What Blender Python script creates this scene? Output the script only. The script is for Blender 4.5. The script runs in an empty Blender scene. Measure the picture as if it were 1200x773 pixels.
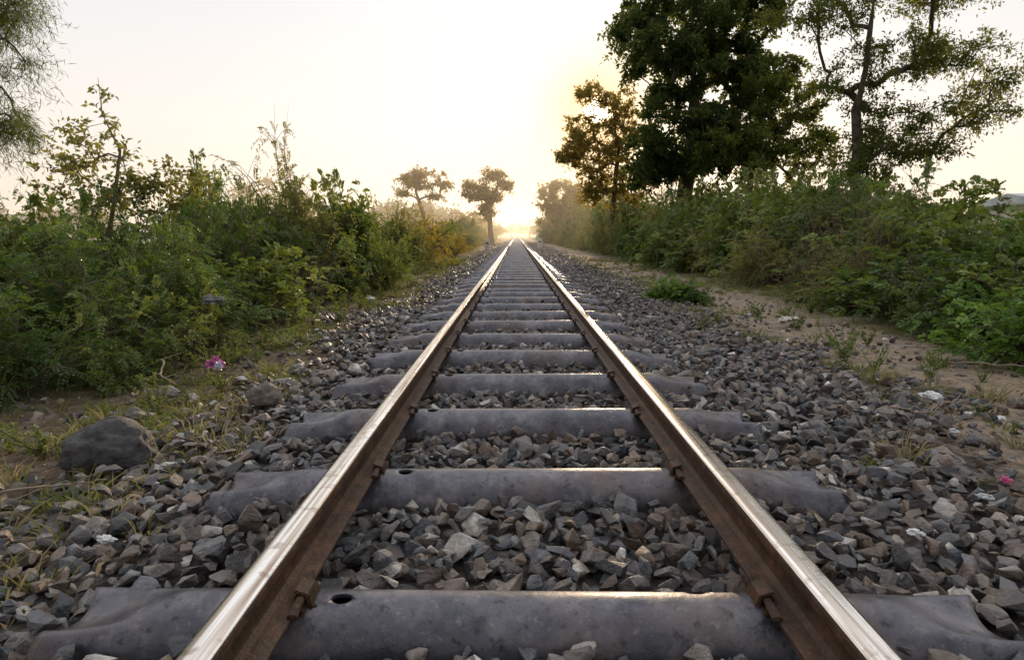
import bpy, bmesh, math
import numpy as np
from mathutils import Vector
rng = np.random.default_rng(7)
sc = bpy.context.scene
COL = sc.collection

# ------------------------------------------------------------------ helpers
class MB:
    def __init__(s): s.V=[];s.F=[];s.R=[];s.n=0
    def add(s,v,f,mat=0,rnd=0.5,smooth=False):
        v=np.asarray(v,np.float32).reshape(-1,3); f=np.asarray(f,np.int32)
        if len(v)==0 or len(f)==0: return
        s.V.append(v); s.F.append((f+s.n,mat,smooth))
        r=np.full(len(v),rnd,np.float32) if np.isscalar(rnd) else np.asarray(rnd,np.float32)
        s.R.append(r); s.n+=len(v)
    def mesh(s,name,mats):
        me=bpy.data.meshes.new(name)
        V=np.concatenate(s.V); R=np.concatenate(s.R)
        me.vertices.add(len(V)); me.vertices.foreach_set('co',V.ravel())
        loops=np.concatenate([f.ravel() for f,_,_ in s.F])
        tot=np.concatenate([np.full(len(f),f.shape[1],np.int32) for f,_,_ in s.F])
        mi=np.concatenate([np.full(len(f),m,np.int32) for f,m,_ in s.F])
        sm=np.concatenate([np.full(len(f),q,bool) for f,_,q in s.F])
        st=np.concatenate([[0],np.cumsum(tot)[:-1]]).astype(np.int32)
        me.loops.add(len(loops)); me.loops.foreach_set('vertex_index',loops)
        me.polygons.add(len(tot)); me.polygons.foreach_set('loop_start',st)
        me.polygons.foreach_set('material_index',mi); me.polygons.foreach_set('use_smooth',sm)
        for m in mats: me.materials.append(m)
        a=me.attributes.new('rnd','FLOAT','POINT'); a.data.foreach_set('value',R)
        me.update(calc_edges=True); me.validate()
        return me
def obj(name,me,parent=None,loc=(0,0,0),rot=(0,0,0),scl=(1,1,1)):
    o=bpy.data.objects.new(name,me); COL.objects.link(o)
    o.location=loc;o.rotation_euler=rot;o.scale=scl
    if parent: o.parent=parent
    return o
def empty(name):
    o=bpy.data.objects.new(name,None); COL.objects.link(o); o.empty_display_size=.2; return o
def nrm(a): return a/np.maximum(np.linalg.norm(a,axis=-1,keepdims=True),1e-9)
def tube(mb,pts,rad,sides=5,mat=0,rnd=.5):
    P=np.asarray(pts,float);n=len(P);rad=np.asarray(rad,float)*np.ones(n)
    T=nrm(np.gradient(P,axis=0)); ref=np.array([.31,.17,.93]); 
    A=np.cross(T,ref); bad=np.linalg.norm(A,axis=1)<.15
    A[bad]=np.cross(T[bad],[1,0,0]); A=nrm(A);B=np.cross(T,A)
    an=np.arange(sides)/sides*2*np.pi
    V=P[:,None]+rad[:,None,None]*(A[:,None]*np.cos(an)[None,:,None]+B[:,None]*np.sin(an)[None,:,None])
    i=np.arange(n-1)[:,None]*sides; j=np.arange(sides)[None];k=(j+1)%sides
    F=np.stack([i+j,i+k,i+sides+k,i+sides+j],-1).reshape(-1,4)
    mb.add(V.reshape(-1,3),F,mat,rnd,True)
def leaves(mb,P,D,N,L,W,rnd,mat=1):
    n=len(P); D=nrm(D); S=nrm(np.cross(D,N)); N=np.cross(S,D)
    L=np.asarray(L)*np.ones(n);W=np.asarray(W)*np.ones(n);L=L[:,None];W=W[:,None]
    V=np.stack([P,P+D*L*.42+S*W*.5+N*W*.18,P+D*L-N*L*.1,P+D*L*.42-S*W*.5+N*W*.18],1)
    F=np.arange(4*n).reshape(n,4)
    mb.add(V.reshape(-1,3),F,mat,np.repeat(rnd,4),False)
def rdir(n,g=rng): return nrm(g.normal(size=(n,3)))
def sn(x,y,s=1.,o=0.):
    x=x*s+o;y=y*s-o*1.7
    return (np.sin(x*1.3+y*.7)+np.sin(-x*.8+y*1.9+2)+.6*np.sin(x*2.9-y*2.3+1)+.5*np.sin(x*4.3+y*5.1))/3.1

# ------------------------------------------------------------------ materials
def mat(name):
    m=bpy.data.materials.new(name);m.use_nodes=True
    nt=m.node_tree; b=nt.nodes['Principled BSDF']; return m,nt,b
def ramp(nt,fac,stops,interp='LINEAR'):
    r=nt.nodes.new('ShaderNodeValToRGB'); r.color_ramp.interpolation=interp
    e=r.color_ramp.elements
    while len(e)<len(stops): e.new(.5)
    for q,(p,c) in zip(e,stops): q.position=p; q.color=(*c,1)
    nt.links.new(fac,r.inputs[0]); return r.outputs[0]
def noise(nt,scale,detail=4,vec=None,rough=.55):
    n=nt.nodes.new('ShaderNodeTexNoise'); n.inputs['Scale'].default_value=scale
    n.inputs['Detail'].default_value=detail; n.inputs['Roughness'].default_value=rough
    if vec is None:
        tc=nt.nodes.new('ShaderNodeTexCoord'); vec=tc.outputs['Object']
    nt.links.new(vec,n.inputs['Vector']); return n.outputs['Fac']
def mix(nt,f,a,b,bt='MIX'):
    m=nt.nodes.new('ShaderNodeMix');m.data_type='RGBA';m.blend_type=bt
    for s,v in ((m.inputs[0],f),(m.inputs[6],a),(m.inputs[7],b)):
        if hasattr(v,'is_linked'): nt.links.new(v,s)
        elif isinstance(v,(int,float)): s.default_value=v
        else: s.default_value=(*v,1)
    return m.outputs[2]
def math_(nt,op,a,b=None,c=None):
    m=nt.nodes.new('ShaderNodeMath');m.operation=op
    for s,v in zip(m.inputs,(a,b,c)):
        if v is None: continue
        if hasattr(v,'is_linked'): nt.links.new(v,s)
        else: s.default_value=v
    return m.outputs[0]
def mapr(nt,v,a,b,c=0.,d=1.):
    m=nt.nodes.new('ShaderNodeMapRange'); nt.links.new(v,m.inputs[0])
    for i,q in enumerate((a,b,c,d)): m.inputs[i+1].default_value=q
    return m.outputs[0]
def bump(nt,b,h,s=.5,d=.01):
    n=nt.nodes.new('ShaderNodeBump');n.inputs['Strength'].default_value=s;n.inputs['Distance'].default_value=d
    nt.links.new(h,n.inputs['Height']);nt.links.new(n.outputs[0],b.inputs['Normal'])
def attr(nt,name='rnd'):
    a=nt.nodes.new('ShaderNodeAttribute');a.attribute_name=name;return a.outputs['Fac']

def leafmat(name,stops,trans=.35,transcol=(.25,.33,.04),simple=False):
    m,nt,b=mat(name)
    nt.nodes.remove(b)
    f=attr(nt)
    if not simple:
        oi=nt.nodes.new('ShaderNodeObjectInfo')
        f=math_(nt,'ADD',f,mapr(nt,oi.outputs['Random'],0,1,-.16,.16))
    c=ramp(nt,f,stops)
    b=nt.nodes.new('ShaderNodeBsdfDiffuse');nt.links.new(c,b.inputs['Color'])
    t=nt.nodes.new('ShaderNodeBsdfTranslucent')
    nt.links.new(mix(nt,.55,c,transcol),t.inputs['Color'])
    ms=nt.nodes.new('ShaderNodeMixShader');ms.inputs[0].default_value=trans
    nt.links.new(b.outputs[0],ms.inputs[1]);nt.links.new(t.outputs[0],ms.inputs[2])
    out=ms.outputs[0]
    if not simple:
        gl=nt.nodes.new('ShaderNodeBsdfGlossy');gl.inputs['Roughness'].default_value=.42;gl.inputs['Color'].default_value=(.95,.95,.8,1)
        m2=nt.nodes.new('ShaderNodeMixShader');m2.inputs[0].default_value=.055
        nt.links.new(out,m2.inputs[1]);nt.links.new(gl.outputs[0],m2.inputs[2]);out=m2.outputs[0]
    nt.links.new(out,nt.nodes['Material Output'].inputs[0])
    return m
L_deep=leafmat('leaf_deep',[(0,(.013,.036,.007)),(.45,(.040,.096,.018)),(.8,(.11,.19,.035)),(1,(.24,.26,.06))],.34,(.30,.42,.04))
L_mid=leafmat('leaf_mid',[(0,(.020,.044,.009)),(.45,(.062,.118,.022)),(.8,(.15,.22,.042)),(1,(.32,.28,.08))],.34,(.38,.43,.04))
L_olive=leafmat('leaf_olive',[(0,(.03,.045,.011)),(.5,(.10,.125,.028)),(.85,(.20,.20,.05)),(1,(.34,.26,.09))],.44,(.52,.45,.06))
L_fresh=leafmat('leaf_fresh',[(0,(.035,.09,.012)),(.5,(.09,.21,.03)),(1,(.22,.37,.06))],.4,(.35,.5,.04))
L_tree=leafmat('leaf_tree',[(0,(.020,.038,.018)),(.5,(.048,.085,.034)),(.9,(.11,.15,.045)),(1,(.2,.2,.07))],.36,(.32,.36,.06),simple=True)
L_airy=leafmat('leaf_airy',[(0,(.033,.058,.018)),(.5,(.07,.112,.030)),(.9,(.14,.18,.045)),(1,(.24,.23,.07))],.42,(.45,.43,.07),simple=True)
L_gold=leafmat('leaf_gold',[(0,(.06,.06,.013)),(.5,(.13,.12,.025)),(1,(.32,.24,.05))],.52,(.75,.52,.07),simple=True)
L_haze=leafmat('leaf_haze',[(0,(.10,.095,.045)),(.5,(.17,.15,.07)),(1,(.28,.23,.10))],.48,(.62,.46,.15),simple=True)  # distance haze and warm glow painted into the leaf colours
L_mist=leafmat('leaf_mist',[(0,(.10,.12,.08)),(.5,(.13,.15,.10)),(1,(.16,.17,.12))],.25,(.35,.33,.22),simple=True)  # far trees: mist painted in as paler, flatter leaf colours
L_grass=leafmat('leaf_grass',[(0,(.05,.10,.020)),(.5,(.11,.16,.036)),(.75,(.24,.21,.09)),(1,(.42,.33,.19))],.35,(.38,.38,.12),simple=True)
L_dry=leafmat('leaf_litter',[(0,(.06,.035,.02)),(.5,(.15,.1,.055)),(1,(.38,.27,.16))],.1,(.3,.2,.1),simple=True)

def barkmat(name,a,b_):
    m,nt,b=mat(name); f=noise(nt,9,5)
    nt.links.new(ramp(nt,f,[(.3,a),(.7,b_)]),b.inputs['Base Color']); b.inputs['Roughness'].default_value=.9
    bump(nt,b,noise(nt,30,4),.6,.02); return m
bark=barkmat('bark',(.045,.035,.028),(.13,.10,.08))
bark_haze=barkmat('bark_haze',(.09,.075,.06),(.15,.12,.09))  # bark paled so distance haze is part of its colour
twigm=barkmat('twig',(.09,.065,.04),(.22,.17,.11))

def stonemat():
    m,nt,b=mat('ballast_stone')
    r=attr(nt)
    c=ramp(nt,r,[(0,(.028,.028,.032)),(.17,(.062,.065,.073)),(.34,(.108,.112,.124)),(.44,(.085,.060,.047)),(.54,(.165,.118,.09)),(.62,(.125,.132,.15)),(.72,(.20,.155,.122)),(.82,(.185,.185,.19)),(.90,(.235,.17,.125)),(.95,(.32,.30,.275)),(1,(.56,.53,.49))])
    f=noise(nt,42,4,rough=.7)
    c=mix(nt,.9,c,ramp(nt,f,[(.25,(.36,.34,.32)),(.5,(1,1,1)),(.75,(1.8,1.75,1.7))]),'MULTIPLY')
    dirt=noise(nt,7,3)
    c=mix(nt,mapr(nt,dirt,.47,.68,0,.6),c,(.15,.108,.078))
    nt.links.new(c,b.inputs['Base Color'])
    nt.links.new(mapr(nt,f,.3,.7,.38,.68),b.inputs['Roughness'])
    b.inputs['Specular IOR Level'].default_value=.5
    bump(nt,b,noise(nt,80,3,rough=.75),1.,.008); return m
M_stone=stonemat()

def groundmat():
    m,nt,b=mat('ground')
    tc=nt.nodes.new('ShaderNodeTexCoord'); co=tc.outputs['Object']
    sx=nt.nodes.new('ShaderNodeSeparateXYZ'); nt.links.new(co,sx.inputs[0]); x=sx.outputs[0]
    n1=noise(nt,1.3,4,co); n2=noise(nt,11,4,co,.7); n3=noise(nt,.35,3,co); n4=noise(nt,60,3,co,.7)
    vor=nt.nodes.new('ShaderNodeTexVoronoi'); vor.inputs['Scale'].default_value=18; nt.links.new(co,vor.inputs['Vector'])
    sv=nt.nodes.new('ShaderNodeSeparateColor'); nt.links.new(vor.outputs['Color'],sv.inputs[0])
    bed=ramp(nt,sv.outputs[0],[(0,(.03,.03,.033)),(.4,(.07,.07,.073)),(.7,(.12,.095,.08)),(1,(.20,.19,.185))])
    bed=mix(nt,ramp(nt,vor.outputs['Distance'],[(.2,(0,0,0)),(.65,(1,1,1))]),bed,(.025,.02,.016))
    dirt=ramp(nt,n2,[(.25,(.055,.04,.03)),(.5,(.13,.095,.07)),(.72,(.25,.19,.145))])
    dirt=mix(nt,mapr(nt,n1,.5,.62,0,.6),dirt,(.08,.09,.04))
    sand=ramp(nt,n2,[(.3,(.20,.15,.11)),(.7,(.42,.33,.25))])
    px=math_(nt,'ABSOLUTE',math_(nt,'SUBTRACT',x,2.95))
    pm=mapr(nt,math_(nt,'ADD',px,math_(nt,'MULTIPLY',math_(nt,'SUBTRACT',n1,.5),2.0)),.5,1.05,1,0)
    dirt=mix(nt,pm,dirt,sand)
    grass=ramp(nt,n1,[(.3,(.05,.065,.022)),(.5,(.09,.105,.035)),(.7,(.17,.15,.075))])
    gm=mapr(nt,math_(nt,'ADD',math_(nt,'ABSOLUTE',math_(nt,'SUBTRACT',x,.5)),math_(nt,'MULTIPLY',n1,2.)),3.7,4.9)
    c=mix(nt,gm,dirt,grass)
    bm=mapr(nt,math_(nt,'ADD',math_(nt,'ABSOLUTE',math_(nt,'SUBTRACT',x,.15)),math_(nt,'MULTIPLY',math_(nt,'SUBTRACT',n2,.5),1.6)),1.4,1.85,1,0)
    c=mix(nt,bm,c,bed)
    far=mapr(nt,math_(nt,'ABSOLUTE',x),7,30)
    c=mix(nt,far,c,ramp(nt,n3,[(.3,(.16,.21,.09)),(.6,(.26,.28,.15)),(.8,(.30,.28,.18))]))
    nt.links.new(c,b.inputs['Base Color']); b.inputs['Roughness'].default_value=.95
    b.inputs['Specular IOR Level'].default_value=.1
    bump(nt,b,n4,.8,.03); return m
M_ground=groundmat()

def railtop():
    m,nt,b=mat('rail_polished')
    tc=nt.nodes.new('ShaderNodeTexCoord'); mp=nt.nodes.new('ShaderNodeMapping'); mp.inputs['Scale'].default_value=(80,1.2,80)
    nt.links.new(tc.outputs['Object'],mp.inputs[0])
    f=noise(nt,1,4,mp.outputs[0],.6);s=noise(nt,30,3)
    c=ramp(nt,f,[(.28,(.24,.17,.12)),(.46,(.56,.48,.41)),(.6,(.88,.86,.83))])
    c=mix(nt,mapr(nt,s,.56,.7,0,.55),c,(.20,.13,.085))
    nt.links.new(c,b.inputs['Base Color'])
    b.inputs['Metallic'].default_value=1
    nt.links.new(mapr(nt,f,.3,.62,.40,.15),b.inputs['Roughness'])
    bump(nt,b,f,.15,.002); return m
def railside():
    m,nt,b=mat('rail_rust')
    f=noise(nt,14,5,rough=.7)
    tc=nt.nodes.new('ShaderNodeTexCoord'); mp=nt.nodes.new('ShaderNodeMapping'); mp.inputs['Scale'].default_value=(1,.1,8)
    nt.links.new(tc.outputs['Object'],mp.inputs[0]); g=noise(nt,6,3,mp.outputs[0]);h=noise(nt,70,3,rough=.7)
    c=ramp(nt,f,[(.25,(.020,.011,.007)),(.5,(.058,.030,.017)),(.75,(.15,.070,.034))])
    c=mix(nt,mapr(nt,g,.45,.75,0,.5),c,(.10,.066,.045))
    c=mix(nt,mapr(nt,h,.57,.72,0,.45),c,(.17,.11,.07))
    nt.links.new(c,b.inputs['Base Color']);b.inputs['Metallic'].default_value=.1
    b.inputs['Roughness'].default_value=.62;b.inputs['Specular IOR Level'].default_value=.3
    bump(nt,b,h,.6,.005); return m
def sleepermat():
    m,nt,b=mat('sleeper_steel')
    oi=nt.nodes.new('ShaderNodeObjectInfo')
    va=nt.nodes.new('ShaderNodeVectorMath');va.operation='ADD'
    tc=nt.nodes.new('ShaderNodeTexCoord');nt.links.new(tc.outputs['Object'],va.inputs[0])
    cb=nt.nodes.new('ShaderNodeCombineXYZ');nt.links.new(math_(nt,'MULTIPLY',oi.outputs['Random'],40),cb.inputs[1]);nt.links.new(cb.outputs[0],va.inputs[1])
    v=va.outputs[0]
    f=noise(nt,8,6,v,.68);g=noise(nt,2.4,3,v);s=noise(nt,34,4,v,.7);t=noise(nt,9,1,v,.4)
    c=ramp(nt,f,[(.28,(.050,.050,.062)),(.5,(.110,.106,.124)),(.7,(.21,.196,.20))])
    c=mix(nt,mapr(nt,g,.50,.66,0,.65),c,(.115,.072,.054))
    c=mix(nt,mapr(nt,s,.56,.68,0,.65),c,(.026,.022,.022))
    c=mix(nt,mapr(nt,s,.42,.30,0,.5),c,(.28,.25,.23))
    c=mix(nt,mapr(nt,t,.68,.71,0,.4),c,(.04,.04,.05))
    nt.links.new(c,b.inputs['Base Color']);b.inputs['Metallic'].default_value=.62
    nt.links.new(mapr(nt,f,.3,.7,.29,.48),b.inputs['Roughness'])
    bump(nt,b,s,.35,.005); return m
M_top=railtop();M_rust=railside();M_slp=sleepermat()
def plain(name,c,r=.7,ns=None,**k):
    m,nt,b=mat(name)
    f=noise(nt,ns or 12,5)
    nt.links.new(mix(nt,.6,c,ramp(nt,f,[(.3,(.55,.55,.55)),(.7,(1.25,1.25,1.25))]),'MULTIPLY'),b.inputs['Base Color'])
    b.inputs['Roughness'].default_value=r; return m

# ------------------------------------------------------------------ ground
def hgt(x,y):
    ax=np.abs(x-.25)
    z=-.035-.04*np.clip((ax-1.5)/.8,0,1)+.03*sn(x,y,1.1)*np.clip((ax-1.4)/.6,0,1)
    z=z+.02*sn(x,y,.35,3)
    z=z+.12*np.clip((ax-2.4)/2.,0,1)*(.5+.5*sn(x,y,.5,1))*np.exp(-y/60)
    return z
u=np.linspace(-1,1,261);gx=np.sinh(u*7.2)/np.sinh(7.2)*700
w=np.linspace(0,1,300);gy=-6+np.sinh(w*6.2)/np.sinh(6.2)*1500
X,Y=np.meshgrid(gx,gy);Z=hgt(X,Y)
mb=MB();nx=len(gx);i=np.arange(len(gy)-1)[:,None]*nx+np.arange(nx-1)[None]
mb.add(np.stack([X,Y,Z],-1).reshape(-1,3),np.stack([i,i+1,i+nx+1,i+nx],-1).reshape(-1,4),0,.5,True)
obj('ground',mb.mesh('ground',[M_ground]))

# ------------------------------------------------------------------ track
track=empty('railway_track')
G=.553; ZS=.072; RH=.115
sy=[-.97,-.22,.53,1.30,2.06,2.80,3.55,4.30,5.06]
while sy[-1]<260: sy.append(sy[-1]+.757+ .02*math.sin(len(sy)*2.3))
half=[(.056,0),(.056,.007),(.020,.016),(.0075,.024),(.0065,.070),(.012,.080),(.0285,.084),(.0305,.090),(.0305,.104),(.0285,.1105),(.022,.1138),(.012,.115)]
prof=[(a,b) for a,b in half]+[(-a,b) for a,b in reversed(half)]
ys=np.concatenate([np.arange(-3,12,.5),np.arange(12,300,6)])
for nm,gx0 in (('rail_1',-G),('rail_2',G)):
    mb=MB();n=len(prof);P=np.array(prof)
    V=np.zeros((len(ys),n,3));V[:,:,0]=P[None,:,0]+gx0;V[:,:,1]=ys[:,None];V[:,:,2]=P[None,:,1]+ZS
    V=V.reshape(-1,3)
    for k in range(n):
        kk=(k+1)%n; i=np.arange(len(ys)-1)*n
        F=np.stack([i+k,i+kk,i+n+kk,i+n+k],-1)
        zc=(prof[k][1]+prof[kk][1])/2
        mb.F.append((F,1 if zc>.108 else 0,zc>.108))
    mb.V.append(V.astype(np.float32));mb.R.append(np.full(len(V),.5,np.float32));mb.n=len(V)
    me=mb.mesh(nm,[M_rust,M_top])
    bm=bmesh.new();bm.from_mesh(me);bmesh.ops.recalc_face_normals(bm,faces=bm.faces)
    bm.to_mesh(me);bm.free()
    obj(nm,me,track)
def sleeper():
    xs=np.concatenate([np.linspace(-1.0,-.72,20),np.linspace(-.70,.70,60),np.linspace(.72,1.0,20)])
    m=25;a=np.sin(np.linspace(-1,1,m)*math.pi/2)
    V=[]
    for x in xs:
        t=np.clip((abs(x)-.74)/.26,0,1); s=t*t*(3-2*t)
        hw=.102+.035*s; top=.074-.050*s
        bot=-.05
        prof=np.sqrt(np.clip(1-np.abs(a)**2.0,0,1))
        prof=np.minimum(prof,.93+.07*prof)
        z=bot+(top-bot)*prof
        z=z+s*.030*np.exp(-((np.abs(a)-.66)/.2)**2)-s*.018*np.exp(-(a/.35)**2)
        xx=x+np.sign(x)*(.045*np.abs(a)**2)*t
        yy=a*hw
        V.append(np.stack([xx,yy,z],-1))
    V=np.array(V);mb=MB();i=np.arange(len(xs)-1)[:,None]*m+np.arange(m-1)[None]
    mb.add(V.reshape(-1,3),np.stack([i,i+m,i+m+1,i+1],-1).reshape(-1,4),0,.5,True)
    me=mb.mesh('sleeper_raw',[M_slp]);o=obj('sleeper_raw',me)
    so=o.modifiers.new('s','SOLIDIFY');so.thickness=.008;so.offset=-1
    cut=[]
    for cx,cy in ((-.405,-.012),(.375,.035)):
        bpy.ops.mesh.primitive_cylinder_add(vertices=28,radius=1,depth=.2,location=(cx,cy,.06))
        c=bpy.context.object;c.scale=(.023,.016,1);cut.append(c)
        bo=o.modifiers.new('b','BOOLEAN');bo.operation='DIFFERENCE';bo.object=c;bo.solver='EXACT'
    bpy.context.view_layer.update()
    dg=bpy.context.evaluated_depsgraph_get()
    me2=bpy.data.meshes.new_from_object(o.evaluated_get(dg));me2.name='sleeper'
    for c in cut+[o]: bpy.data.objects.remove(c,do_unlink=True)
    return me2
ME_S=sleeper()
def clipmesh():
    from mathutils import Matrix
    bm=bmesh.new()
    def box(c,s,taper=0,rz=0,ry=0,rx=0):
        r=bmesh.ops.create_cube(bm,size=1)['verts']
        for v in r:
            t=1-taper*(v.co.y+.5); v.co.x*=s[0]*t;v.co.y*=s[1];v.co.z*=s[2]
        M=Matrix.Translation(c)@Matrix.Rotation(rz,4,'Z')@Matrix.Rotation(ry,4,'Y')@Matrix.Rotation(rx,4,'X')
        bmesh.ops.transform(bm,matrix=M,verts=r)
        e=list({e for v in r for e in v.link_edges}); bmesh.ops.bevel(bm,geom=e,offset=.0025,segments=2,affect='EDGES')
    for sx in (-G,G):
        for sd in (-1,1):
            ex=sx+sd*.056
            box((ex+sd*.018,0,ZS+.000),(.010,.066,.044),.15,0,-sd*.25)
            box((ex+sd*.000,0,ZS+.022),(.036,.060,.007),.1,0,sd*.30)
            box((ex-sd*.002,-.012,ZS+.0135),(.020,.175,.010),.45,sd*.07,sd*.1,.03)
            box((ex+sd*.030,.0,ZS-.014),(.022,.058,.012),0,.1*sd,sd*.55)
        box((sx,0,ZS-.006),(.135,.11,.010))
    me=bpy.data.meshes.new('rail_clips');bm.to_mesh(me);bm.free();me.materials.append(M_rust);return me
ME_C=clipmesh()
g2=np.random.default_rng(3)
for k,y in enumerate(sy):
    r=g2.normal(size=4)
    obj('sleeper_%d'%k,ME_S,track,(r[0]*.012-.008,y,r[1]*.003),(0,r[3]*.004,r[2]*.012),(1,1,1))
    if y<40: obj('fastening_%d'%k,ME_C,track,(0,y+r[0]*.006,0))

# ------------------------------------------------------------------ ballast
def protos(n,npts,bev,g):
    out=[]
    for k in range(n):
        bm=bmesh.new()
        p=g.normal(size=(npts,3)); p/= (np.abs(p)**3).sum(1,keepdims=True)**(1/3)
        p*=np.array([1,g.uniform(.62,.9),g.uniform(.42,.7)])*g.uniform(.85,1.05,size=(npts,1))
        for q in p: bm.verts.new(q)
        bmesh.ops.convex_hull(bm,input=bm.verts)
        bmesh.ops.delete(bm,geom=[v for v in bm.verts if not v.link_faces],context='VERTS')
        bmesh.ops.dissolve_limit(bm,angle_limit=.28,verts=bm.verts,edges=bm.edges)
        if bev: bmesh.ops.bevel(bm,geom=list(bm.edges),offset=.06,segments=bev,profile=.6,affect='EDGES',clamp_overlap=True)
        bmesh.ops.triangulate(bm,faces=bm.faces)
        bm.verts.index_update();bm.verts.ensure_lookup_table()
        V=np.array([v.co[:] for v in bm.verts]);F=np.array([[v.index for v in f.verts] for f in bm.faces])
        V=V/np.abs(V).max(); out.append((V,F)); bm.free()
    return out
g=np.random.default_rng(11)
PN=protos(18,12,2,g);PM=protos(12,11,1,g);PF=protos(10,9,0,g)
SY=np.array(sy)
def place(mb,protos,x,y,z,size,g,flat=.5):
    n=len(x)
    idx=g.integers(0,len(protos),n)
    az=g.uniform(0,2*np.pi,n);tx=g.normal(size=n)*flat;ty=g.normal(size=n)*flat
    rn=g.random(n)
    for k,(V,F) in enumerate(protos):
        s=np.where(idx==k)[0]
        if len(s)==0: continue
        ca,sa=np.cos(az[s]),np.sin(az[s]);cx,sx=np.cos(tx[s]),np.sin(tx[s]);cy,sy_=np.cos(ty[s]),np.sin(ty[s])
        o=np.ones(len(s));zz=o*0
        Rz=np.array([[ca,-sa,zz],[sa,ca,zz],[zz,zz,o]]).transpose(2,0,1)
        Rx=np.array([[o,zz,zz],[zz,cx,-sx],[zz,sx,cx]]).transpose(2,0,1)
        Ry=np.array([[cy,zz,sy_],[zz,o,zz],[-sy_,zz,cy]]).transpose(2,0,1)
        R=Rz@Rx@Ry
        W=np.einsum('nij,vj->nvi',R,V)*size[s][:,None,None]+np.stack([x[s],y[s],z[s]],-1)[:,None]
        FF=F[None]+np.arange(len(s))[:,None,None]*len(V)
        mb.add(W.reshape(-1,3),FF.reshape(-1,3),0,np.repeat(rn[s],len(V)))
def layer(x0,x1,y0,y1,sp,g,zoff,smin,smax,keep=1.):
    nx=int((x1-x0)/sp);ny=int((y1-y0)/sp)
    X,Y=np.meshgrid(np.linspace(x0,x1,nx),np.linspace(y0,y1,ny));x=X.ravel();y=Y.ravel()
    x=x+g.uniform(-.5,.5,len(x))*sp;y=y+g.uniform(-.5,.5,len(y))*sp
    s=smin+(smax-smin)*g.beta(1.2,2.1,len(x))
    e=np.where(x<0,(-x-1.25)/.8,(x-1.5)/1.0)+.55*sn(x,y,1.9)+.3*sn(x,y,5.1)
    p=np.clip(1-e,0.09,1)
    k=(g.random(len(x))<p*keep)
    d=np.abs(y[:,None]-SY[None,SY<y1+2]).min(1)
    on=(np.abs(x)<1.01)&(d<.092+.35*(s-.02)+.03*np.clip((np.abs(x)-.74)/.26,0,1))
    k&=~on
    k&=~((np.abs(np.abs(x)-G)<.085)&(zoff>.01))
    x,y,s,e=x[k],y[k],s[k],e[k]
    z=hgt(x,y)+zoff*np.clip(1.15-.8*np.clip(e,0,1),0,1)+g.normal(size=len(x))*.008
    s=s*(1-.4*np.clip(e,0,1)*g.random(len(x)))
    lim=np.where(np.abs(np.abs(x)-G)<.07,.045,9)
    z=np.minimum(z,lim-s*.6)
    return x,y,z,s
stones=empty('track_ballast')
mb=MB()
for (sp,zo,a,b,kp) in ((.047,.002,.018,.052,1),(.060,.026,.017,.055,.75),(.09,.048,.014,.050,.42)):
    place(mb,PN,*layer(-2.6,3.2,.3,3.2,sp,g,zo,a,b,kp),g,.6)
    place(mb,PM,*layer(-2.9,3.4,3.2,7,sp*1.06,g,zo,a,b,kp),g,.6)
# a few larger lumps
x,y,z,s=layer(-2.5,2.9,.6,7,.24,g,.022,.050,.074,.35);ok=(np.abs(x)<.42)|(np.abs(x)>1.1)
ok&=(np.abs(y[:,None]-SY[None,:20]).min(1)>.17)|(np.abs(x)>1.15)
place(mb,PN,x[ok],y[ok],z[ok],s[ok],g,.25)
obj('stones_near',mb.mesh('stones_near',[M_stone]),stones)
mb=MB()
for (sp,zo,a,b,kp) in ((.052,.006,.02,.048,1),(.070,.032,.018,.048,.8)):
    place(mb,PF,*layer(-2.6,3.3,7,16,sp,g,zo,a,b,kp),g,.55)
place(mb,PF,*layer(-2.3,2.9,16,38,.078,g,.02,.028,.052,1),g,.5)
place(mb,PF,*layer(-2.2,2.6,38,80,.16,g,.03,.045,.08,1),g,.4)
obj('stones_far',mb.mesh('stones_far',[M_stone]),stones)

def boulder(name,loc,s,seed,tone):
    from mathutils import noise as mn
    bm=bmesh.new();bmesh.ops.create_icosphere(bm,subdivisions=5,radius=1)
    for v in bm.verts:
        p=v.co+Vector((seed*3.1,0,0));d=1+.22*mn.noise(p*1.1)+.12*mn.noise(p*2.6)+.045*mn.noise(p*7)+.014*mn.noise(p*20)
        v.co*=d
        if v.co.z<-.35: v.co.z=-.35
        v.co=Vector((v.co.x*s[0],v.co.y*s[1],v.co.z*s[2]))
    for f in bm.faces:f.smooth=True
    me=bpy.data.meshes.new(name);bm.to_mesh(me);bm.free()
    m,nt,b=mat(name+'_mat');f=noise(nt,16,7,rough=.7)
    c=ramp(nt,f,[(.3,tuple(q*.35 for q in tone)),(.5,tone),(.72,tuple(q*2.3 for q in tone))])
    nt.links.new(c,b.inputs['Base Color']);b.inputs['Roughness'].default_value=.75
    bump(nt,b,noise(nt,45,6,rough=.7),1.,.016);me.materials.append(m)
    return obj(name,me,None,loc,(0,0,.3))
boulder('boulder',(-1.62,2.40,.025),(.16,.135,.115),1,(.052,.048,.050))
boulder('boulder',(-1.34,3.22,.02),(.08,.065,.075),4,(.14,.115,.10))
boulder('boulder',(-1.92,3.05,-.03),(.05,.05,.04),6,(.14,.12,.11))
boulder('boulder',(-2.0,3.5,-.03),(.06,.05,.045),8,(.17,.15,.14))

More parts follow.
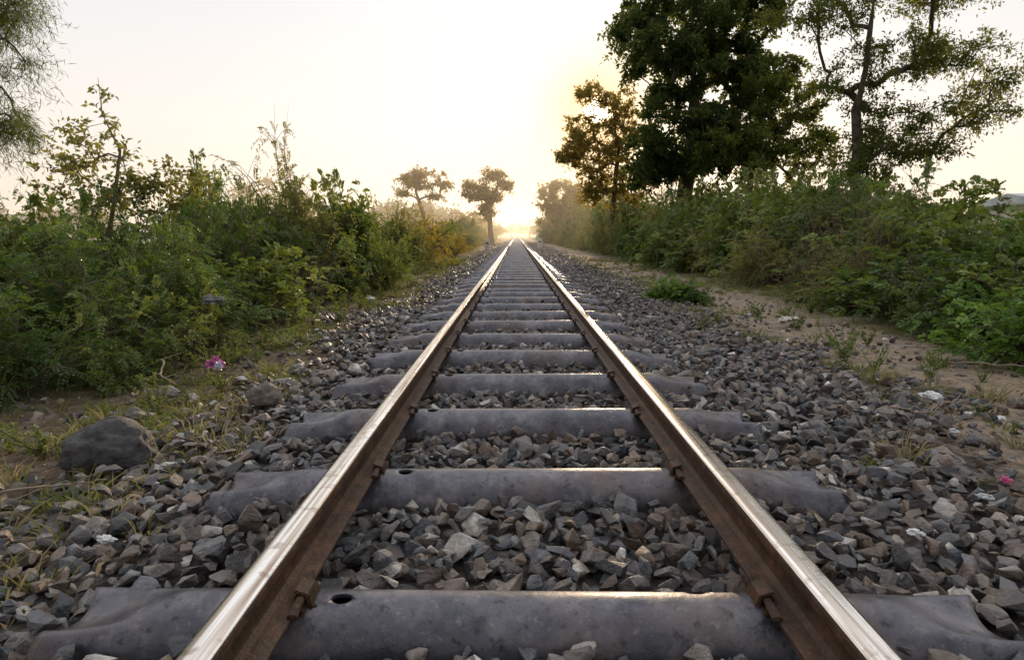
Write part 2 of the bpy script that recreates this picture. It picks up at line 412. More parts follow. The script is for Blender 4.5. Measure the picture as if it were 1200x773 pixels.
# ------------------------------------------------------------------ vegetation generators
def sprigs(mb,P,D,g,K=8,L=.16,lf=.04,lw=.016,base=.5,mat_=1,spread=1.1):
    n=len(P);D=nrm(D);U=nrm(np.array([0,0,1.])+g.normal(size=(n,3))*.35)
    S=nrm(np.cross(D,U));U=np.cross(S,D)
    sc_=g.uniform(.7,1.25,n)
    b=np.clip(base+g.normal(size=n)*.13,0,1)
    for k in range(K):
        t=(k+1)/K
        C=P+D*(L*sc_*t)[:,None]-np.array([0,0,1.])*(L*.35*t*t*sc_)[:,None]
        for sd in (-1,1):
            dd=D*np.cos(spread)+S*sd*np.sin(spread)+g.normal(size=(n,3))*.16-U*.12
            leaves(mb,C,dd,U+g.normal(size=(n,3))*.25,lf*sc_*(1.1-.4*t),lw*sc_,np.clip(b+g.normal(size=n)*.12,0,1),mat_)
def bush_mesh(name,seed,leafm,kind,stems=42,R=.75,H=1.,twl=.28,dens=1.,nsp=(3,5)):
    g=np.random.default_rng(seed);mb=MB();SP=[];SD=[];SB=[]
    lob=g.uniform(0,2*np.pi,5)
    for s in range(stems):
        az=g.uniform(0,2*np.pi);el=math.acos(g.uniform(0,1)**.8)
        amp=1+.25*math.sin(az*2+lob[0])+.18*math.sin(az*3+lob[1])
        ext=g.uniform(.5,1.05)*(1.3 if g.random()<.14 else 1)
        end=np.array([math.cos(az)*math.sin(el)*R*amp*ext,math.sin(az)*math.sin(el)*R*amp*ext,max(.12,math.cos(el)*H*ext*(.75+.25*amp))])
        b0=np.array([math.cos(az),math.sin(az),0])*g.uniform(0,.25)*R
        ctl=b0*.5+end*.5+np.array([0,0,.22*H])
        t=np.linspace(0,1,8)[:,None];P=(1-t)**2*b0+2*t*(1-t)*ctl+t*t*end+g.normal(size=(8,3))*.012
        tube(mb,P,np.linspace(.010,.003,8)*(1 if dens>.6 else .6),4,0)
        base=.26+.32*g.random()
        nt_=max(2,int(8*dens))
        for q in range(nt_):
            tt=g.uniform(.22,1);f=tt*7;i0=min(int(f),6);p=P[i0]+(P[i0+1]-P[i0])*(f-i0)
            d=nrm(nrm(P[min(i0+1,7)]-P[i0])*.7+rdir(1,g)[0]*.9+np.array([0,0,.15]))
            ln=twl*g.uniform(.5,1.2)
            pe=p+d*ln;pm=p+d*ln*.5+np.array([0,0,.02])
            tube(mb,[p,pm,pe],[.003,.002,.001],3,0)
            m=int(g.integers(*nsp))
            if m==0: continue
            u=g.uniform(.15,1,m)[:,None];SP.append(p+d*ln*u);SD.append(d+rdir(m,g)*.9+np.array([0,0,-.05]))
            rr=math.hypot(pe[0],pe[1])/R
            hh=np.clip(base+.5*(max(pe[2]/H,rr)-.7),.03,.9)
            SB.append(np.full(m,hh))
    SP=np.concatenate(SP);SD=np.concatenate(SD);SB=np.concatenate(SB)
    SP[:,2]=np.maximum(SP[:,2],.03)
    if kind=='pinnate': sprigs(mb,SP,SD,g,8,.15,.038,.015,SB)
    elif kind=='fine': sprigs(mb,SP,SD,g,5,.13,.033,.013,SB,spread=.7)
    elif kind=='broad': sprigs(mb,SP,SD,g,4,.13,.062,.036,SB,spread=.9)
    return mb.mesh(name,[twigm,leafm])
B=[bush_mesh('bushA',1,L_mid,'pinnate'),bush_mesh('bushB',2,L_deep,'pinnate',38),bush_mesh('bushC',3,L_mid,'broad'),
   bush_mesh('bushD',4,L_deep,'broad',42),bush_mesh('bushE',5,L_olive,'fine',36),bush_mesh('bushF',6,L_fresh,'broad',38),bush_mesh('bushG',8,L_gold,'fine',32),
   bush_mesh('bushH',9,L_olive,'fine',40,dens=.5,nsp=(0,2),twl=.34)]
def bushes(name,items,seed):
    g=np.random.default_rng(seed)
    e=empty(name)
    for k,(x,y,r,h,t) in enumerate(items):
        z=float(hgt(np.array(x),np.array(y)))-.03
        obj('clump_%d'%k,B[t],e,(x,y,z),(g.normal()*.06,g.normal()*.06,g.uniform(0,6.28)),(r/.75,r/.75,h))
g=np.random.default_rng(21)
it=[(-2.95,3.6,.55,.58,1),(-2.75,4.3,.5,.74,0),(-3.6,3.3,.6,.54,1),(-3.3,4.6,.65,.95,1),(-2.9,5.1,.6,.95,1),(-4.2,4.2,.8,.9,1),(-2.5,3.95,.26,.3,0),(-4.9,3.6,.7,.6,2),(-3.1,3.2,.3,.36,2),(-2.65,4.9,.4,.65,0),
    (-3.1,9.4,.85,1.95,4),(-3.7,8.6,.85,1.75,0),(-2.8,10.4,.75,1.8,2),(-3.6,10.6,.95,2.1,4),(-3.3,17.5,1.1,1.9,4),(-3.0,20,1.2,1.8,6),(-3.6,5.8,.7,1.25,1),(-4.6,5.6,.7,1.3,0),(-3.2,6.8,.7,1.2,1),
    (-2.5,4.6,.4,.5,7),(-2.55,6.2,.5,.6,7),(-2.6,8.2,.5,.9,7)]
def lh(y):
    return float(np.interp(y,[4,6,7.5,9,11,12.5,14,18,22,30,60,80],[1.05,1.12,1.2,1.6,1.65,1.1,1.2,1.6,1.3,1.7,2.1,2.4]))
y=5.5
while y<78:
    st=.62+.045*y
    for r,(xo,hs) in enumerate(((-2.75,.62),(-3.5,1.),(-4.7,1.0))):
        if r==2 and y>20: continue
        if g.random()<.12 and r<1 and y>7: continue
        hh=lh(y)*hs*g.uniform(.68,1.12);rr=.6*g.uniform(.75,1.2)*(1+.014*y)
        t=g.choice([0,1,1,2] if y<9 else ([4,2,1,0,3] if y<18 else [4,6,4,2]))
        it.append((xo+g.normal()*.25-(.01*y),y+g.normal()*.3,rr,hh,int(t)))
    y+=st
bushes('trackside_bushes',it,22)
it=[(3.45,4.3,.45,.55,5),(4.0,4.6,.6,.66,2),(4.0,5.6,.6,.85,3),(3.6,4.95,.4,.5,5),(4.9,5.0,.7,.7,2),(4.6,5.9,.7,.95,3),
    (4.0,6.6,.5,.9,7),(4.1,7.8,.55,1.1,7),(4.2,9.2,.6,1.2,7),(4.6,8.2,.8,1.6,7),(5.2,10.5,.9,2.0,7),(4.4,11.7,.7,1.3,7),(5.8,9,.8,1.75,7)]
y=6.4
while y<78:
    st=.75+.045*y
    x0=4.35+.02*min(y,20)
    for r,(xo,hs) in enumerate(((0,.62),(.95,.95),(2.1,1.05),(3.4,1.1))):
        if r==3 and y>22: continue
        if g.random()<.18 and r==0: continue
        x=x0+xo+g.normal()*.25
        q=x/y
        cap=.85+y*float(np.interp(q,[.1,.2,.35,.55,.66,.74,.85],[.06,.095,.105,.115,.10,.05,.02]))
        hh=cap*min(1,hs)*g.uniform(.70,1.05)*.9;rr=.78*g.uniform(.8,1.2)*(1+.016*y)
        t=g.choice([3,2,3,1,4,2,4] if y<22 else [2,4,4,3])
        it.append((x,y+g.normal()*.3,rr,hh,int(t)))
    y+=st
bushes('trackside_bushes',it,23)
bushes('low_shrub',[(2.15,8.9,.42,.34,5),(2.4,8.8,.3,.3,3),(1.95,8.8,.28,.25,5)],24)

def tree(name,trunk,lobes,ncl,nleaf,lsize,lw,leafm,barkm,seed,rtip=.02,crad=(.5,.8),droop=.2,twr=7,pw=.42,gap=None):
    g=np.random.default_rng(seed);mb=MB()
    pos=[];par=[];chains=[]
    tr=np.array(trunk,float);ch=[]
    for a,b_ in zip(tr[:-1],tr[1:]):
        m=max(2,int(np.linalg.norm(b_-a)/.4))
        for k in range(m):
            pos.append(a+(b_-a)*k/m+g.normal(size=3)*.03);par.append(len(pos)-2);ch.append(len(pos)-1)
    pos.append(tr[-1]);par.append(len(pos)-2);ch.append(len(pos)-1);chains.append(ch)
    vol=np.array([l[1][0]*l[1][1]*l[1][2] for l in lobes])**.7;vol/=vol.sum()
    C=[]
    while len(C)<ncl:
        l=lobes[g.choice(len(lobes),p=vol)]
        d=rdir(1,g)[0]*(g.random()**pw);c=np.array(l[0])+d*np.array(l[1])
        if gap is not None and math.hypot(c[0]-gap[0],c[2]-gap[1])<gap[2]: continue
        C.append(c)
    C=np.array(C);base=tr[max(1,len(tr)//2)]
    C=C[np.argsort(np.linalg.norm(C-base,axis=1))]
    tips=[]
    n0=int(len(ch)*.3)
    for c in C:
        P=np.array(pos);dv=c-P;dist=np.linalg.norm(dv,axis=1)
        cost=dist+.8*np.maximum(0,.35*dist-dv[:,2]);cost[:n0]+=50
        i=int(np.argmin(cost));L=dist[i];m=max(2,int(L/.35));ch2=[i]
        for k in range(1,m+1):
            t=k/m;p=P[i]+(c-P[i])*t+np.array([0,0,.14*L*math.sin(math.pi*t)])+g.normal(size=3)*.035*(t<1)*min(1,L)
            pos.append(p);par.append(ch2[-1]);ch2.append(len(pos)-1)
        chains.append(ch2);tips.append(ch2[-1])
    w_=np.zeros(len(pos))
    for t in tips:w_[t]+=1
    for k in range(len(pos)-1,0,-1):
        if par[k]>=0:w_[par[k]]+=w_[k]
    P=np.array(pos);rad=rtip*np.maximum(w_,.6)**.5
    for q,ch2 in enumerate(chains):
        rr=rad[ch2].copy()
        if q>0: rr[0]=min(rr[0],rr[1]*1.25)
        else:
            rr[:3]*=np.array([1.5,1.2,1.08])[:len(rr[:3])]
        tube(mb,P[ch2],rr,8 if q==0 else 5,0)
    LP=[];LD=[];LR=[]
    zs=C[:,2];zl,zh=zs.min(),zs.max()
    for c in C:
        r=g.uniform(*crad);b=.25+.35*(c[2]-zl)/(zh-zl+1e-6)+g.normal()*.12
        for q in range(twr):
            d=rdir(1,g)[0];d[2]=d[2]*.6+.1;d=nrm(d);ln=r*g.uniform(.5,1.3)
            tube(mb,[c,c+d*ln*.5+[0,0,.04*ln],c+d*ln-[0,0,droop*ln*.5]],[rtip*.5,rtip*.3,rtip*.12],3,0)
            m=int(nleaf/twr);u=g.uniform(.15,1.05,m)[:,None]
            p=c+d*ln*u-np.array([0,0,1])*droop*ln*.5*u*u+g.normal(size=(m,3))*r*.12
            LP.append(p);LD.append(d*.5+rdir(m,g)-np.array([0,0,droop]));LR.append(np.clip(b+g.normal(size=m)*.15,0,1))
    LP=np.concatenate(LP);LD=np.concatenate(LD);LR=np.concatenate(LR)
    if gap is not None:
        k=np.hypot(LP[:,0]-gap[0],LP[:,2]-gap[1])>gap[2]*.8*g.uniform(.75,1.4,len(LP));LP,LD,LR=LP[k],LD[k],LR[k]
    m=len(LP)
    s=g.uniform(.65,1.25,m)
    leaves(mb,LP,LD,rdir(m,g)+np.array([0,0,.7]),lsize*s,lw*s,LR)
    return obj(name,mb.mesh(name,[barkm,leafm]))
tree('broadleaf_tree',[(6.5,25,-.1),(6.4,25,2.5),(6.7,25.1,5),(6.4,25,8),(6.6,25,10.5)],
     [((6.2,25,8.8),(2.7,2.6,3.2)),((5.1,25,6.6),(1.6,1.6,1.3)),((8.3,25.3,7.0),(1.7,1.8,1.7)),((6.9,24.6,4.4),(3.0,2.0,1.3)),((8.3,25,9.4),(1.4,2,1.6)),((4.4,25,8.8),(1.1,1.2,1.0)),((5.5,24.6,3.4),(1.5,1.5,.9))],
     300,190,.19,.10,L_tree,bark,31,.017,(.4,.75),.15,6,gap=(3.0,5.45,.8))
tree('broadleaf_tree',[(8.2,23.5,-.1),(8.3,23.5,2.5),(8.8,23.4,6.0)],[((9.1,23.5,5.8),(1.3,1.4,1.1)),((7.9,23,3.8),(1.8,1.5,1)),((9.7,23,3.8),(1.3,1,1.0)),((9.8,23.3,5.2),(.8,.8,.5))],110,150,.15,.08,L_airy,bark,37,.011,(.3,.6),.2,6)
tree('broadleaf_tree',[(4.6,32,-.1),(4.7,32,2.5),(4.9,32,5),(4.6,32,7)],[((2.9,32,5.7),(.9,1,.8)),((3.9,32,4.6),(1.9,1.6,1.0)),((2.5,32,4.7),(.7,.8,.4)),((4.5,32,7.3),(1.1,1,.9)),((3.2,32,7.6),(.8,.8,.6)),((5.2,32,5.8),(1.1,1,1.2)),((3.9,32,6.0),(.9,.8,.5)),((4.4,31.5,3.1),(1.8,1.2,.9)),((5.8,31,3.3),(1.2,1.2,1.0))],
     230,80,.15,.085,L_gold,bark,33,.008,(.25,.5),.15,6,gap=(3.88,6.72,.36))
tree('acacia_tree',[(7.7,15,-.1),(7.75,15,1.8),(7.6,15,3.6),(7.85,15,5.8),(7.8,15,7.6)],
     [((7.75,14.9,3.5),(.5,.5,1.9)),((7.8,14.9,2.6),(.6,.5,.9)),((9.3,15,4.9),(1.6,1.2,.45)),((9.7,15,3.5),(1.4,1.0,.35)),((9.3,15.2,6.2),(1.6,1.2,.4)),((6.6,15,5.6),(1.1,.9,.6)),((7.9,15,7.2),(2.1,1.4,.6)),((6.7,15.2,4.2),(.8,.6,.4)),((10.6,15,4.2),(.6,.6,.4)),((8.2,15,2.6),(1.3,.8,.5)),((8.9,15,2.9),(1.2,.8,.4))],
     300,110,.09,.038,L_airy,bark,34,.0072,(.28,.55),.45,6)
tree('slender_tree',[(-3.75,6,-.05),(-3.8,6,.8),(-3.72,6,1.6),(-3.8,6,2.25)],
     [((-3.85,6,1.65),(.35,.3,.4)),((-4.25,6,1.35),(.35,.3,.25)),((-3.25,6.1,1.35),(.4,.3,.25)),((-3.8,6,2.12),(.10,.1,.16)),((-3.6,6,1.2),(.5,.3,.2))],
     70,32,.055,.03,L_olive,twigm,35,.0024,(.09,.22),.1,4)
tree('casuarina_tree',[(-12.4,14,-.1),(-12.3,14,3),(-12.1,14,6),(-12,14,9)],
     [((-12,14,6.5),(1.7,1.8,2.5)),((-11.4,14,4),(1.1,1.2,1.4)),((-10.9,14,5.7),(.7,1,.7)),((-11.2,14,3),(.8,1,.5))],
     150,200,.2,.015,L_tree,bark,36,.01,(.5,.85),.8,8)
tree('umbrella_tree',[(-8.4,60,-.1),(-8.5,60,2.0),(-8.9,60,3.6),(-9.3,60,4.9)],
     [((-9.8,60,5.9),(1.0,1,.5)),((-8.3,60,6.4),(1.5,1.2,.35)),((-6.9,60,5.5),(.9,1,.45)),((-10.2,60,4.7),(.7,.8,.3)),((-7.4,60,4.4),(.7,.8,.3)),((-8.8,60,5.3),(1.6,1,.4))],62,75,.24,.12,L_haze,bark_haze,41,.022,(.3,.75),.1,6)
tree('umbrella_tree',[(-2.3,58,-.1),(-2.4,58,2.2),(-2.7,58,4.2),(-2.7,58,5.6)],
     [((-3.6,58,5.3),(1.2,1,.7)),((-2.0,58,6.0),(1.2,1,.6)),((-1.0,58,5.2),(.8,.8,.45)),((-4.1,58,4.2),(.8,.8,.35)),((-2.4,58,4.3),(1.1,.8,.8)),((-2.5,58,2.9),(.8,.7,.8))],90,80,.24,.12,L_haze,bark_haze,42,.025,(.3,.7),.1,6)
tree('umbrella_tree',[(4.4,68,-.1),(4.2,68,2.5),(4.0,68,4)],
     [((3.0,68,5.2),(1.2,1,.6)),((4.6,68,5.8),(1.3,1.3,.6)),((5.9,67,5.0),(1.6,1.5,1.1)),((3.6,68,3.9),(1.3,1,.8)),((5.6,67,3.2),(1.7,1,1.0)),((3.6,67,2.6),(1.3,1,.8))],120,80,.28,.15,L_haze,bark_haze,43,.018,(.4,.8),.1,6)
def treeline(name,items,leafm,seed,ls,m=70,nk=12):
    g=np.random.default_rng(seed);mb=MB()
    for (x,y,r,h) in items:
        tube(mb,[(x,y,-.3),(x+.1*r,y,h*.5),(x,y,h*.8)],[.05*h,.035*h,.01],6,0)
        for k in range(nk):
            c=np.array([x,y,h*.55])+rdir(1,g)[0]*np.array([r,r,h*.38])*g.random()**.4
            rr=r*.38*g.uniform(.5,1.4);p=c+g.normal(size=(m,3))*rr*.5*np.array([1,1,.6]);s=g.uniform(.7,1.3,m)*ls
            leaves(mb,p,rdir(m,g),rdir(m,g),s,s*.6,np.clip(.5+g.normal()*.15+g.normal(size=m)*.15,0,1))
    return obj(name,mb.mesh(name,[bark_haze,leafm]))
g=np.random.default_rng(51);it=[]
for k in range(34):
    x=-8-k*5.2+g.normal()*2
    it.append((x,150+g.normal()*12,g.uniform(3,5.5),g.uniform(4,8)))
it+= [(-52,130,5,13),(-46,132,4,10),(-34,130,4,7),(-24,120,4,7),(-19,118,3,8)]
for k in range(30):
    it.append((16+k*5.5+g.normal()*2,150+g.normal()*12,g.uniform(3,5.5),g.uniform(5,10)))
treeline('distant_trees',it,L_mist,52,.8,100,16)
it=[]
for k in range(14):
    y=76+k*10
    it.append((-4.8-g.random()*2.5,y,2.2,g.uniform(2.6,4.2)));it.append((5.8+g.random()*2.5,y,2.4,g.uniform(3.5,6)))
it+=[(-2.2,260,4,6),(5,250,4,7),(1,300,5,5)]
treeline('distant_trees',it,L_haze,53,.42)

# ------------------------------------------------------------------ grass, weeds, litter
def grass(name,xs,ys,seed,bl=(.05,.16),nb=26,rad=.05,dry=0):
    g=np.random.default_rng(seed);mb=MB()
    for x,y in zip(xs,ys):
        n=int(nb*g.uniform(.5,1.5));a=g.uniform(0,6.28,n);r=g.random(n)**.7*rad
        P=np.stack([x+np.cos(a)*r,y+np.sin(a)*r,np.zeros(n)],-1);P[:,2]=hgt(P[:,0],P[:,1])-.005
        D=np.stack([np.cos(a)*.5,np.sin(a)*.5,np.ones(n)],-1)+g.normal(size=(n,3))*.3
        D[:,2]=np.abs(D[:,2])
        L=g.uniform(*bl,n)*g.uniform(.6,1.3);tone=min(1,g.uniform(.15,.95)+dry)
        D=nrm(D);S=nrm(np.cross(D,g.normal(size=(n,3))));W=.0024*g.uniform(.7,1.6,n)[:,None]
        M=P+D*L[:,None]*.55;T=P+D*L[:,None]+np.stack([np.cos(a),np.sin(a),-np.ones(n)*.6],-1)*L[:,None]*.22
        V=np.stack([P-S*W,P+S*W,M+S*W*.8,M-S*W*.8,T],1);k=np.arange(n)[:,None]*5
        rn=np.repeat(np.clip(tone+g.normal(size=n)*.15,0,1),5)
        mb.add(V.reshape(-1,3),k+np.array([[0,1,2,3]]),0,rn)
        mb.F.append(((k+np.array([[3,2,4]]))+mb.n-len(V)*5,0,False))
    return obj(name,mb.mesh(name,[L_grass]))
g=np.random.default_rng(61);xs=[];ys=[]
for k in range(8000):
    y=g.uniform(1.0,26);side=g.random()<.55
    x=-(1.15+g.random()**.8*1.6) if side else (1.45+g.random()**.7*3.0)
    dens=sn(np.array(x),np.array(y),1.6,5)
    lo=np.clip((abs(x-.1)-1.1)/1.0,0.05,1)
    if x>2.3 and x<3.6 and y<10 and g.random()<.75: continue
    if (dens>.1 and g.random()<lo*.8) or g.random()<.06: xs.append(x);ys.append(y)
grass('grass_tufts',xs,ys,62,(.03,.10),22,.05)
xs=[2.3,2.15,2.45,2.2,1.9,2.6,-1.5,1.5,2.0,2.75,2.9,3.0];ys=[4.3,4.35,3.7,3.9,3.3,3.5,2.0,2.45,5.4,3.1,4.4,3.6]
grass('grass_tufts',xs,ys,63,(.06,.17),60,.07)
g=np.random.default_rng(67);n=90
xs=list(-1.15-g.random(n)**.8*1.1);ys=list(1.3+g.random(n)*1.9)
grass('grass_tufts',xs,ys,68,(.04,.14),20,.06,.25)
def weeds(name,pts,seed,leafm):
    g=np.random.default_rng(seed);mb=MB()
    for (x,y,h) in pts:
        z=float(hgt(np.array(x),np.array(y)))
        for s in range(7):
            d=nrm(np.array([g.normal()*.5,g.normal()*.5,1.]));L=h*g.uniform(.5,1.1);t=np.linspace(0,1,6)[:,None]
            P=np.array([x,y,z])+g.normal(size=3)*.01+d*L*t;tube(mb,P,[.002]*6,3,0)
            m=16;u=g.uniform(.1,1,m)[:,None];p=np.array([x,y,z])+d*L*u
            leaves(mb,p,rdir(m,g)+[0,0,.4],rdir(m,g)*.4+[0,0,1],h*.16,h*.075,np.clip(g.normal(size=m)*.2+.5,0,1))
    return obj(name,mb.mesh(name,[twigm,leafm]))
g=np.random.default_rng(64);pt=[(2.25,4.4,.26),(2.35,4.2,.2),(2.6,4.0,.18),(2.5,4.9,.25),(1.25,2.25,.1),(1.3,2.3,.08),(2.9,3.3,.15),(1.7,6.,.2),(2.0,6.4,.22),(-1.9,4.5,.15),(-2.05,5,.2),(-1.85,6.5,.25),(-1.7,7.3,.25),(-2.0,8.1,.3),(-1.9,2.5,.12),(-1.75,2.9,.1),(2.9,5.3,.2),(3.1,4.2,.16),(2.7,6.2,.2)]
for k in range(150):
    y=g.uniform(2.4,24);pt.append(((-1.8-g.random()*.7) if g.random()<.6 else 2.2+g.random()*1.8+.04*y,y,g.uniform(.08,.26)))
weeds('weeds',pt,65,L_mid)
g=np.random.default_rng(66);n=11000
x=np.where(g.random(n)<.55,-1.1-g.random(n)*1.6,1.3+g.random(n)*2.6);y=.8+g.random(n)**1.5*14
P=np.stack([x,y,hgt(x,y)+.006+g.random(n)*.035],-1);D=rdir(n,g);D[:,2]*=.25
mb=MB();s=g.uniform(.012,.035,n);leaves(mb,P,D,rdir(n,g)*.35+[0,0,1],s,s*.45,g.random(n),0)
obj('leaf_litter',mb.mesh('leaf_litter',[L_dry]))
M_twig=plain('dry_wood',(.26,.2,.15),.8)
def twig(pts,r,name='dead_twig'):
    mb=MB();P=np.array(pts,float);t=np.linspace(0,1,len(P));tt=np.linspace(0,1,18)
    Q=np.stack([np.interp(tt,t,P[:,k]) for k in range(3)],-1);Q[1:-1]+=np.random.default_rng(len(P)+int(r*1e4)).normal(size=(16,3))*r*.7
    tube(mb,Q,np.linspace(r,r*.4,18),6,0)
    for k in (5,10,13):
        tube(mb,[Q[k],Q[k]+np.array([.05,.03,.02])*(1 if k%2 else -1),Q[k]+np.array([.09,.07,.03])*(1 if k%2 else -1)],[r*.6,r*.4,r*.2],5,0)
    return obj(name,mb.mesh(name,[M_twig]))
twig([(1.72,2.95,.05),(1.85,2.85,.05),(1.95,2.9,.09),(2.15,3.0,.06)],.005)
twig([(-2.45,4.1,.0),(-2.2,3.85,.1),(-2.15,3.7,.03),(-2.0,3.6,.0)],.007)
twig([(-1.9,1.75,.04),(-1.6,1.95,.05),(-1.45,2.1,.02)],.005)
twig([(2.9,4.3,.0),(3.2,4.0,.03),(3.5,3.95,.0)],.006)
twig([(-2.9,4.2,.05),(-2.7,3.9,.4),(-2.6,3.8,.7)],.005)

def crumple(name,loc,s,c,seed,rough=.4,rot=0):
    from mathutils import noise as mn
    bm=bmesh.new();bmesh.ops.create_icosphere(bm,subdivisions=4,radius=1)
    for v in bm.verts:
        p=v.co.copy();q=p*1.4+Vector((seed*7.3,0,0))
        a=mn.noise(q);r_=abs(mn.noise(q*2.1));w=abs(mn.noise(q*4.7))
        d=.75+.5*a+.5*r_-.35*w
        v.co=Vector((p.x*d*s[0],p.y*d*s[1],(p.z*d+.3)*s[2]))
        if v.co.z<-.01: v.co.z=-.01
    me=bpy.data.meshes.new(name);bm.to_mesh(me);bm.free()
    m=plain(name+'_mat',c,rough,30);me.materials.append(m)
    return obj(name,me,None,loc,(0.05,.05,rot or seed))
crumple('plastic_bag',(-2.04,4.16,-.01),(.06,.045,.055),(.42,.09,.26),1)
crumple('plastic_bag',(-1.99,4.10,-.01),(.035,.03,.035),(.45,.42,.58),2)
crumple('plastic_sheet',(-2.28,4.7,.36),(.10,.05,.045),(.20,.195,.2),3)
crumple('paper_scrap',(-1.98,8.5,.0),(.08,.05,.04),(.7,.7,.68),4)
crumple('paper_scrap',(2.15,3.3,.01),(.07,.04,.022),(.65,.65,.65),5)
crumple('plastic_scrap',(1.62,2.08,.03),(.018,.013,.013),(.6,.1,.25),6)
crumple('paper_scrap',(2.7,6.4,.01),(.18,.08,.03),(.55,.5,.45),7)
crumple('paper_scrap',(1.05,1.65,.05),(.022,.016,.01),(.7,.7,.7),9)
g=np.random.default_rng(77)
for k,(x,y) in enumerate([(2.3,3.0),(1.9,2.75),(2.5,2.9),(1.75,3.6),(2.6,7.2),(-1.75,3.9),(-1.6,5.2),(-2.1,7.0),(-1.2,1.7),(-1.35,2.3),(3.1,5.4),(1.5,2.0),(2.8,4.9),(2.4,5.8),(3.0,6.9),(-1.9,5.9)]):
    crumple('paper_scrap',(x,y,float(hgt(np.array(x),np.array(y)))+.035),(g.uniform(.018,.045),g.uniform(.012,.022),.012),(.66,.67,.67),20+k)

M_white=plain('white_paint',(.6,.6,.6),.6,6)
M_blackp=plain('black_paint',(.03,.03,.03),.6)
def post(loc,h=.7):
    e=empty('kilometre_post');e.location=loc
    bm=bmesh.new();r=bmesh.ops.create_cube(bm,size=1)['verts']
    for v in r:v.co=Vector((v.co.x*.32,v.co.y*.14,(v.co.z+.5)*h))
    ed=[q for q in bm.edges if all(v.co.z>h*.9 for v in q.verts) or abs(q.verts[0].co.z-q.verts[1].co.z)>h*.5]
    bmesh.ops.bevel(bm,geom=ed,offset=.05,segments=3,affect='EDGES')
    me=bpy.data.meshes.new('slab');bm.to_mesh(me);bm.free();me.materials.append(M_white);obj('slab',me,e)
    bm=bmesh.new();r=bmesh.ops.create_cube(bm,size=1)['verts']
    for v in r:v.co=Vector((v.co.x*.42,v.co.y*.24,v.co.z*.1+.03))
    me=bpy.data.meshes.new('plinth');bm.to_mesh(me);bm.free();me.materials.append(M_white);obj('plinth',me,e)
    bm=bmesh.new();r=bmesh.ops.create_cube(bm,size=1)['verts']
    for v in r:v.co=Vector((v.co.x*.16,v.co.y*.01-.076,v.co.z*.12+h*.62))
    me=bpy.data.meshes.new('number_panel');bm.to_mesh(me);bm.free();me.materials.append(M_blackp);obj('number_panel',me,e)
post((-1.75,38,-.05));post((1.65,46,-.05))

M_wall=plain('limewash',(.62,.6,.56),.85,3);M_roof=plain('sheet_roof',(.42,.47,.52),.5,2);M_dark=plain('opening',(.03,.03,.035),.5)
def house(loc,w,d,h,name='farm_house'):
    e=empty(name);e.location=loc
    def bx(nm,c,s,m):
        bm=bmesh.new();r=bmesh.ops.create_cube(bm,size=1)['verts']
        for v in r:v.co=Vector((v.co.x*s[0]+c[0],v.co.y*s[1]+c[1],v.co.z*s[2]+c[2]))
        me=bpy.data.meshes.new(nm);bm.to_mesh(me);bm.free();me.materials.append(m);obj(nm,me,e)
    bx('walls',(0,0,h/2),(w,d,h),M_wall)
    for k in range(int(w/2.4)):
        x=-w/2+1.3+k*2.4
        if k==1: bx('door',(x,-d/2-.01,1.),(.95,.06,2.),M_dark)
        else: bx('window_%d'%k,(x,-d/2-.01,1.5),(.8,.06,.8),M_dark);bx('sill_%d'%k,(x,-d/2-.06,1.05),(1.,.14,.06),M_wall)
    bm=bmesh.new();o=.35
    vs=[bm.verts.new(p) for p in ((-w/2-o,-d/2-o,h-.05),(w/2+o,-d/2-o,h-.05),(w/2+o,d/2+o,h-.05),(-w/2-o,d/2+o,h-.05),(-w/2-o,0,h+d*.1),(w/2+o,0,h+d*.1))]
    for f in ((0,1,5,4),(2,3,4,5),(0,4,3),(1,2,5)): bm.faces.new([vs[q] for q in f])
    me=bpy.data.meshes.new('roof');bm.to_mesh(me);bm.free();me.materials.append(M_roof);obj('roof',me,e)
house((28,31,-.1),9,5,2.4)

# ------------------------------------------------------------------ morning mist over the far part of the line (real volume)
bm=bmesh.new();r=bmesh.ops.create_cube(bm,size=1)['verts']
for v in r:v.co=Vector((v.co.x*260,(v.co.y+.5)*330+27,(v.co.z+.5)*11-.6))
me=bpy.data.meshes.new('morning_mist');bm.to_mesh(me);bm.free()
m=bpy.data.materials.new('mist');m.use_nodes=True;nt=m.node_tree;nt.nodes.remove(nt.nodes['Principled BSDF'])
vs=nt.nodes.new('ShaderNodeVolumeScatter');vs.inputs['Color'].default_value=(1,.88,.68,1);vs.inputs['Density'].default_value=.0036;vs.inputs['Anisotropy'].default_value=.52
nt.links.new(vs.outputs[0],nt.nodes['Material Output'].inputs['Volume']);me.materials.append(m)
obj('morning_mist',me)

# ------------------------------------------------------------------ light
AZ=math.radians(7.0);EL=math.radians(10.3)
sd=Vector((math.sin(AZ)*math.cos(EL),math.cos(AZ)*math.cos(EL),math.sin(EL)))
su=bpy.data.lights.new('sun','SUN');su.energy=4.8;su.angle=math.radians(.6);su.color=(1,.74,.46)
so=bpy.data.objects.new('sun',su);COL.objects.link(so);so.rotation_euler=sd.to_track_quat('Z','Y').to_euler()
wd=bpy.data.worlds.new('World');sc.world=wd;wd.use_nodes=True;nt=wd.node_tree
bg=nt.nodes['Background']
sky=nt.nodes.new('ShaderNodeTexSky');sky.sky_type='NISHITA';sky.sun_disc=False;sky.sun_elevation=EL;sky.sun_rotation=AZ
sky.dust_density=3;sky.air_density=1.;sky.ozone_density=1
tc=nt.nodes.new('ShaderNodeTexCoord');GEN=tc.outputs['Generated'];sx=nt.nodes.new('ShaderNodeSeparateXYZ');nt.links.new(GEN,sx.inputs[0])
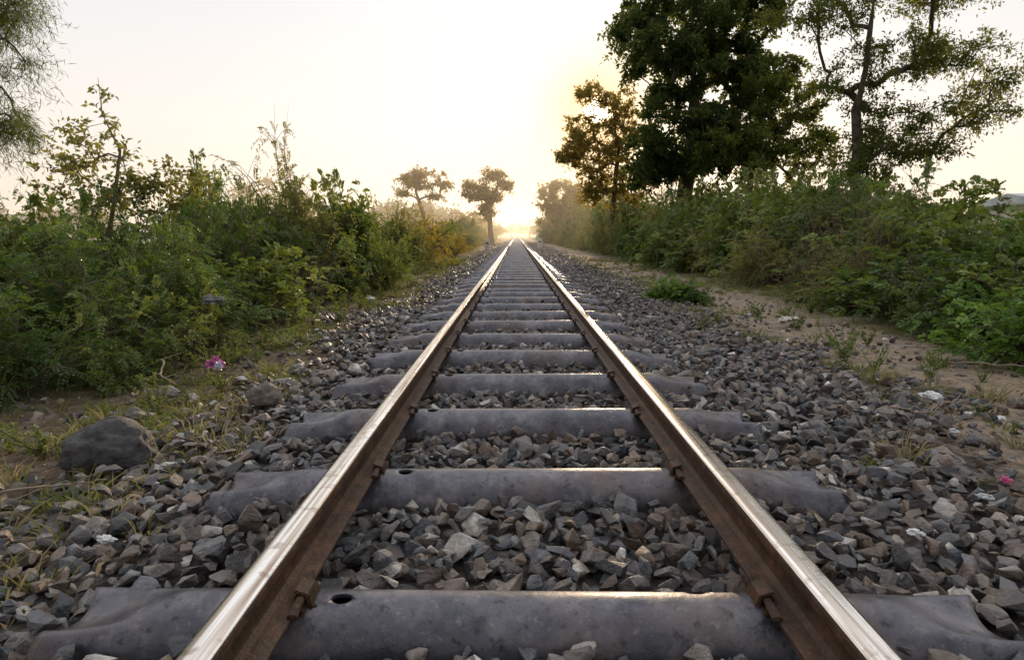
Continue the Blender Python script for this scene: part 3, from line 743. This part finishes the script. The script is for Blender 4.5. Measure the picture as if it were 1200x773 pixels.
grad=ramp(nt,sx.outputs[2],[(0,(1.0,.80,.62)),(.06,(1.0,.88,.76)),(.16,(1.0,.94,.88)),(.30,(.93,.92,.92)),(.55,(1.12,1.13,1.16)),(1,(1.32,1.35,1.40))])
back=mapr(nt,sx.outputs[1],-.7,.35,.50,1)
def dotp(v):
    dp=nt.nodes.new('ShaderNodeVectorMath');dp.operation='DOT_PRODUCT';nt.links.new(GEN,dp.inputs[0]);dp.inputs[1].default_value=v
    return math_(nt,'MAXIMUM',dp.outputs['Value'],0)
d0=dotp(sd)
hz=Vector((math.sin(AZ*.35),math.cos(AZ*.35),.035)).normalized();d1=dotp(hz)
def scol(f,c): 
    v=nt.nodes.new('ShaderNodeVectorMath');v.operation='SCALE';v.inputs[0].default_value=c;nt.links.new(f,v.inputs['Scale']);return v.outputs[0]
def vadd(a,b):
    v=nt.nodes.new('ShaderNodeVectorMath');v.operation='ADD';nt.links.new(a,v.inputs[0]);nt.links.new(b,v.inputs[1]);return v.outputs[0]
v9=nt.nodes.new('ShaderNodeVectorMath');v9.operation='SCALE';nt.links.new(grad,v9.inputs[0]);nt.links.new(back,v9.inputs['Scale'])
tot=vadd(v9.outputs[0],scol(math_(nt,'MULTIPLY',math_(nt,'POWER',d0,12),.11),(1,.92,.78)))
tot=mix(nt,math_(nt,'MULTIPLY',math_(nt,'POWER',d1,130),.65),tot,(1.06,.85,.53))
tot=mix(nt,math_(nt,'MULTIPLY',math_(nt,'POWER',d0,380),.92),tot,(1.08,.70,.30))
tot=vadd(tot,scol(math_(nt,'MULTIPLY',math_(nt,'POWER',d0,9000),9),(1,.88,.6)))
v10=nt.nodes.new('ShaderNodeVectorMath');v10.operation='SCALE';v10.inputs['Scale'].default_value=10;nt.links.new(tot,v10.inputs[0])
nt.links.new(mix(nt,.95,sky.outputs[0],v10.outputs[0]),bg.inputs['Color']);bg.inputs['Strength'].default_value=.1

# ------------------------------------------------------------------ camera
cam=bpy.data.cameras.new('camera');co=bpy.data.objects.new('camera',cam);COL.objects.link(co)
cam.sensor_width=36;cam.lens=22.5;cam.clip_start=.05;cam.clip_end=4000
co.location=(-.037,0,.853);co.rotation_euler=(math.radians(90-8.42),0,math.radians(.38))
sc.camera=co
sc.view_settings.view_transform='Standard';sc.view_settings.look='None';sc.view_settings.exposure=0
